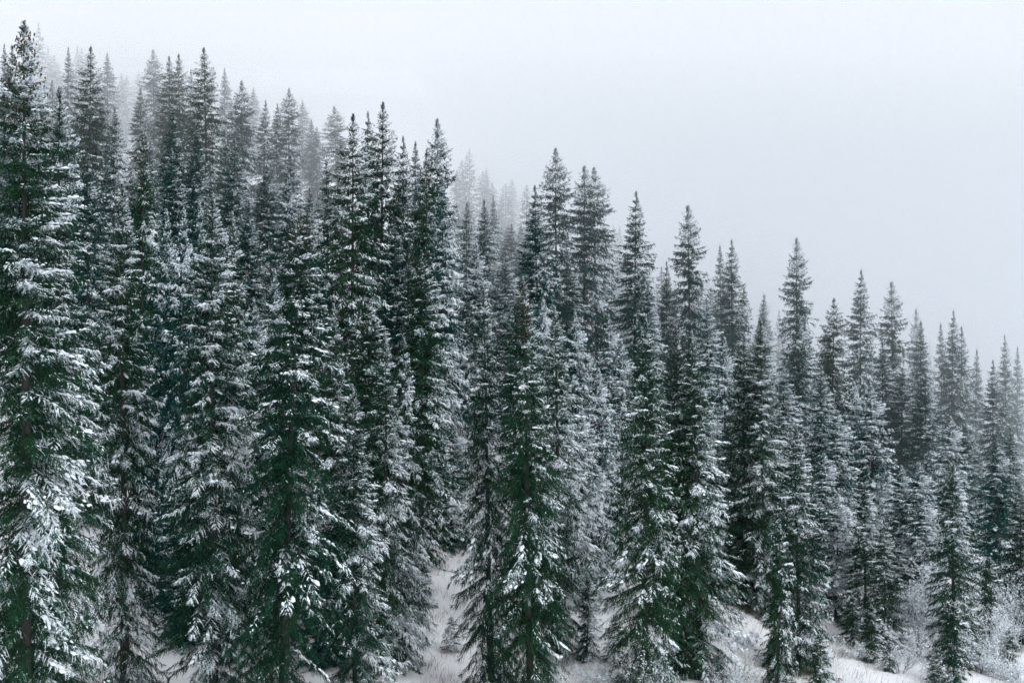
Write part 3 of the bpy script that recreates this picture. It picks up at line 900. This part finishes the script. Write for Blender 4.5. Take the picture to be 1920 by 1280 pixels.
# ------------------------------------------------------------------ shrubs, grass and litter on the snow
def shrub_mesh(seed, h, spread, stems, n_snow, n_leaf, upright=0.6):
    r = np.random.default_rng(seed)
    G, tips = Geo(), []

    def grow(p, d, l, rad, depth):
        k = 4
        pts = [p]
        q, dd = p.copy(), d.copy()
        for i in range(k):
            dd = unit(dd + r.normal(0, 0.16, 3) + np.array([0, 0, 0.06]))
            q = q + dd * l / k
            pts.append(q.copy())
        V, T = tube(pts, np.linspace(rad, rad * 0.5, k + 1), 3)
        G.add(V, T, 0.12 if depth else 0.0)
        if depth < 2:
            for i in range(r.integers(5, 9) if depth else r.integers(6, 10)):
                f = r.uniform(0.25, 1.0)
                a = pts[int(f * k)]
                nd_ = unit(d + r.normal(0, 0.55, 3) + np.array([0, 0, 0.15]))
                grow(a, nd_, l * r.uniform(0.35, 0.6), rad * 0.6, depth + 1)
        else:
            tips.extend(pts[1:])
        if depth == 1:
            tips.extend(pts[2:])

    for i in range(stems):
        a = r.random() * 6.28
        d = unit(np.array([math.cos(a) * spread, math.sin(a) * spread, upright + r.uniform(0, 0.5)]))
        grow(np.array([math.cos(a), math.sin(a), 0]) * 0.15 * spread, d, h * r.uniform(0.6, 1.0), 0.011 + 0.004 * h, 0)
    tips = np.array(tips)
    top = tips[:, 2].max()
    k = h / top
    G.V = [v * k for v in G.V]
    tips = tips * k
    # snow caught in the twigs
    c = tips[r.integers(0, len(tips), n_snow)] + r.normal(0, 0.02, (n_snow, 3)) + [0, 0, 0.015]
    sz = r.uniform(0.02, 0.055, n_snow)
    o = np.array([[0, 0, 0.8], [1, 0, 0], [0, 1, 0], [-1, 0, 0], [0, -1, 0], [0, 0, -0.5]], float)
    P = c[:, None] + o[None] * sz[:, None, None] * r.uniform(0.5, 1.6, (n_snow, 6, 3))
    G.patches(P, np.full((n_snow, 6), 2.5), [(0, 1, 2), (0, 2, 3), (0, 3, 4), (0, 4, 1), (5, 2, 1), (5, 3, 2), (5, 4, 3), (5, 1, 4)])
    V, T, S = G.arrays()
    branches = mesh_from("shrub_branches", V, T, M_TWIG, {"sn": S})
    c = tips[r.integers(0, len(tips), n_leaf)]
    a, b_ = unit(r.normal(0, 1, (n_leaf, 3))), unit(r.normal(0, 1, (n_leaf, 3)))
    P = np.stack([c, c + a * 0.03 + b_ * 0.018, c + a * 0.07, c + a * 0.03 - b_ * 0.018], 1)
    L = Geo()
    L.patches(P, np.broadcast_to(r.normal(0, 0.15, (n_leaf, 1)), (n_leaf, 4)), [(0, 1, 2), (0, 2, 3)])
    V, T, S = L.arrays()
    return branches, mesh_from("dead_leaves", V, T, M_LEAF, {"sn": S})


SHRUB = {'low': shrub_mesh(1, 1.5, 0.9, 9, 500, 60), 'bush': shrub_mesh(2, 2.6, 0.55, 8, 800, 60),
         'tall': shrub_mesh(3, 5.0, 0.28, 11, 1300, 80, 1.0), 'wide': shrub_mesh(4, 2.2, 1.0, 12, 900, 60)}
SHRUB_H = {'low': 1.5, 'bush': 2.6, 'tall': 5.0, 'wide': 2.2}
SHRUBS = [
 (1207, 61, 'bush', 2.5, .75, "branchy white bush with clumped snow at the foot of the snow lumped spruce"),
 (1160, 63, 'low', 1.2, .8, "low snowy scrub left of the branchy white bush"),
 (880, 58, 'low', 1.4, .85, "snow clotted shrub at the bottom below the left of the twin dark spruces"),
 (735, 57, 'bush', 1.9, .8, "snowy shrub at the bottom under the two pale frosted spruces"),
 (690, 58, 'low', 1.3, .75, "low shrub at the bottom edge right of the bare leaning trunk"),
 (1120, 62, 'wide', 1.3, .85, "whitish twiggy shrub under the little snow covered spruce"),
 (1420, 61, 'low', 1.2, .45, "thin grey twigs poking from the snow bank at the bottom"),
 (1366, 64, 'wide', 1.5, .65, "grey white shrub at the left side of the snow bank"),
 (1405, 73, 'low', 1.0, .6, "small brown leaved shrub on the upper snow bank"),
 (1440, 70, 'low', 1.0, .75, "brown leaved snowy shrub against the left skirt of the wide bank spruce"),
 (1585, 64, 'wide', 1.4, .75, "frosted scrub at the bottom right of the small green sapling"),
 (1606, 72, 'low', 1.3, .8, "brownish white shrub left of the whitish sapling"),
 (1690, 70, 'bush', 1.9, .7, "arching snowy shrub in front of the dark footed spruce"),
 (1722, 77, 'tall', 5.6, .9, "tall white shrub rising between the dark footed and the slim spruce"),
 (1738, 73, 'wide', 2.6, .85, "white scrub with brown leaves below the tall white shrub"),
 (1765, 69, 'low', 1.6, .75, "grey shrub at the bottom left of the dark young spruce"),
 (1838, 72, 'bush', 2.6, .9, "frosty shrub right of the dark young spruce"),
 (1872, 74, 'tall', 3.6, .95, "frost white shrub thicket in the lower right corner"),
 (1905, 79, 'tall', 4.6, .95, "upright frost white shrub below the spruce cut off by the right edge"),
 (1915, 71, 'wide', 2.2, .95, "low frost white shrub in the very corner at lower right"),
]
for i, (px, d, key, h, frost, label) in enumerate(SHRUBS):
    x = (px - 960) / F * d
    root = bpy.data.objects.new("shrub", None)
    COL.objects.link(root)
    root.location = (x, d, float(ground(x, d)) - 0.05)
    root.rotation_euler = (0, 0, i * 1.9)
    k = h / SHRUB_H[key]
    root.scale = (k, k, k)
    tag(root, label, "shrub", "snow covered shrubs at the forest edge")
    b_ = link("branches", SHRUB[key][0], root)
    b_["frost"] = frost - 0.08
    l_ = link("dead_leaves", SHRUB[key][1], root)
    l_["frost"] = 0.2
    l_["kind"] = "stuff"


def ground_cover(name, label, n, boxes, mat, size, blade, frost, seed):
    r = np.random.default_rng(seed)
    w = np.array([b[4] for b in boxes], float)
    k = r.choice(len(boxes), n, p=w / w.sum())
    B = np.array([b[:4] for b in boxes], float)[k]
    d = r.uniform(B[:, 2], B[:, 3])
    x = (r.uniform(B[:, 0], B[:, 1]) - 960) / F * d
    keep = np.sin(x * 2.1 + 0.7) * np.cos(d * 1.7) + 0.6 * np.sin(x * 5 + d * 3) + r.normal(0, 0.5, n) > 0.1
    x, d = x[keep], d[keep]
    n = len(x)
    c = np.stack([x, d, ground(x, d) - 0.01], -1)
    G = Geo()
    s = size * r.uniform(0.4, 1.3, n)[:, None]
    if blade:
        lean = np.stack([r.normal(0.25, 0.35, n), r.normal(0, 0.35, n), np.ones(n)], -1)
        lat = unit(np.stack([r.normal(0, 1, n), r.normal(0, 1, n), np.zeros(n)], -1)) * 0.006
        mid = c + lean * s * 0.55
        tip = c + lean * s + np.stack([r.normal(0.1, 0.1, n), r.normal(0, 0.1, n), np.full(n, -0.08)], -1) * s
        P = np.stack([c - lat, c + lat, mid + lat * 0.7, mid - lat * 0.7, tip], 1)
        G.patches(P, np.broadcast_to(r.normal(0, 0.2, (n, 1)), (n, 5)), [(0, 1, 2), (0, 2, 3), (3, 2, 4)])
    else:
        a, b_ = unit(r.normal(0, 1, (n, 3))), unit(r.normal(0, 1, (n, 3)))
        c = c + [0, 0, 0.03]
        P = np.stack([c - a * s * 0.5, c + b_ * s * 0.3, c + a * s * 0.5, c - b_ * s * 0.3], 1)
        G.patches(P, np.broadcast_to(r.normal(0, 0.2, (n, 1)), (n, 4)), [(0, 1, 2), (0, 2, 3)])
    V, T, S = G.arrays()
    o = link(name, mesh_from(name, V, T, mat, {"sn": S}))
    o["frost"] = frost
    o["kind"] = "stuff"
    o["label"] = label


OPEN = [(1370, 1580, 58, 78, 5), (1560, 1920, 60, 80, 4), (780, 870, 58, 82, 2), (120, 310, 55, 62, 2), (1040, 1250, 58, 68, 2)]
ground_cover("dry_grass", "thin dry grass stalks sticking out of the snow bank", 16000, OPEN, M_GRASS, 0.55, True, 0.42, 3)
ground_cover("fallen_leaves", "scattered brown leaves lying on the snow", 1500, OPEN, M_LEAF, 0.07, False, 0.15, 4)

for q in REPORT[:160]:
    if q[3] < 6 or q[3] > 27:
        print("height", q)
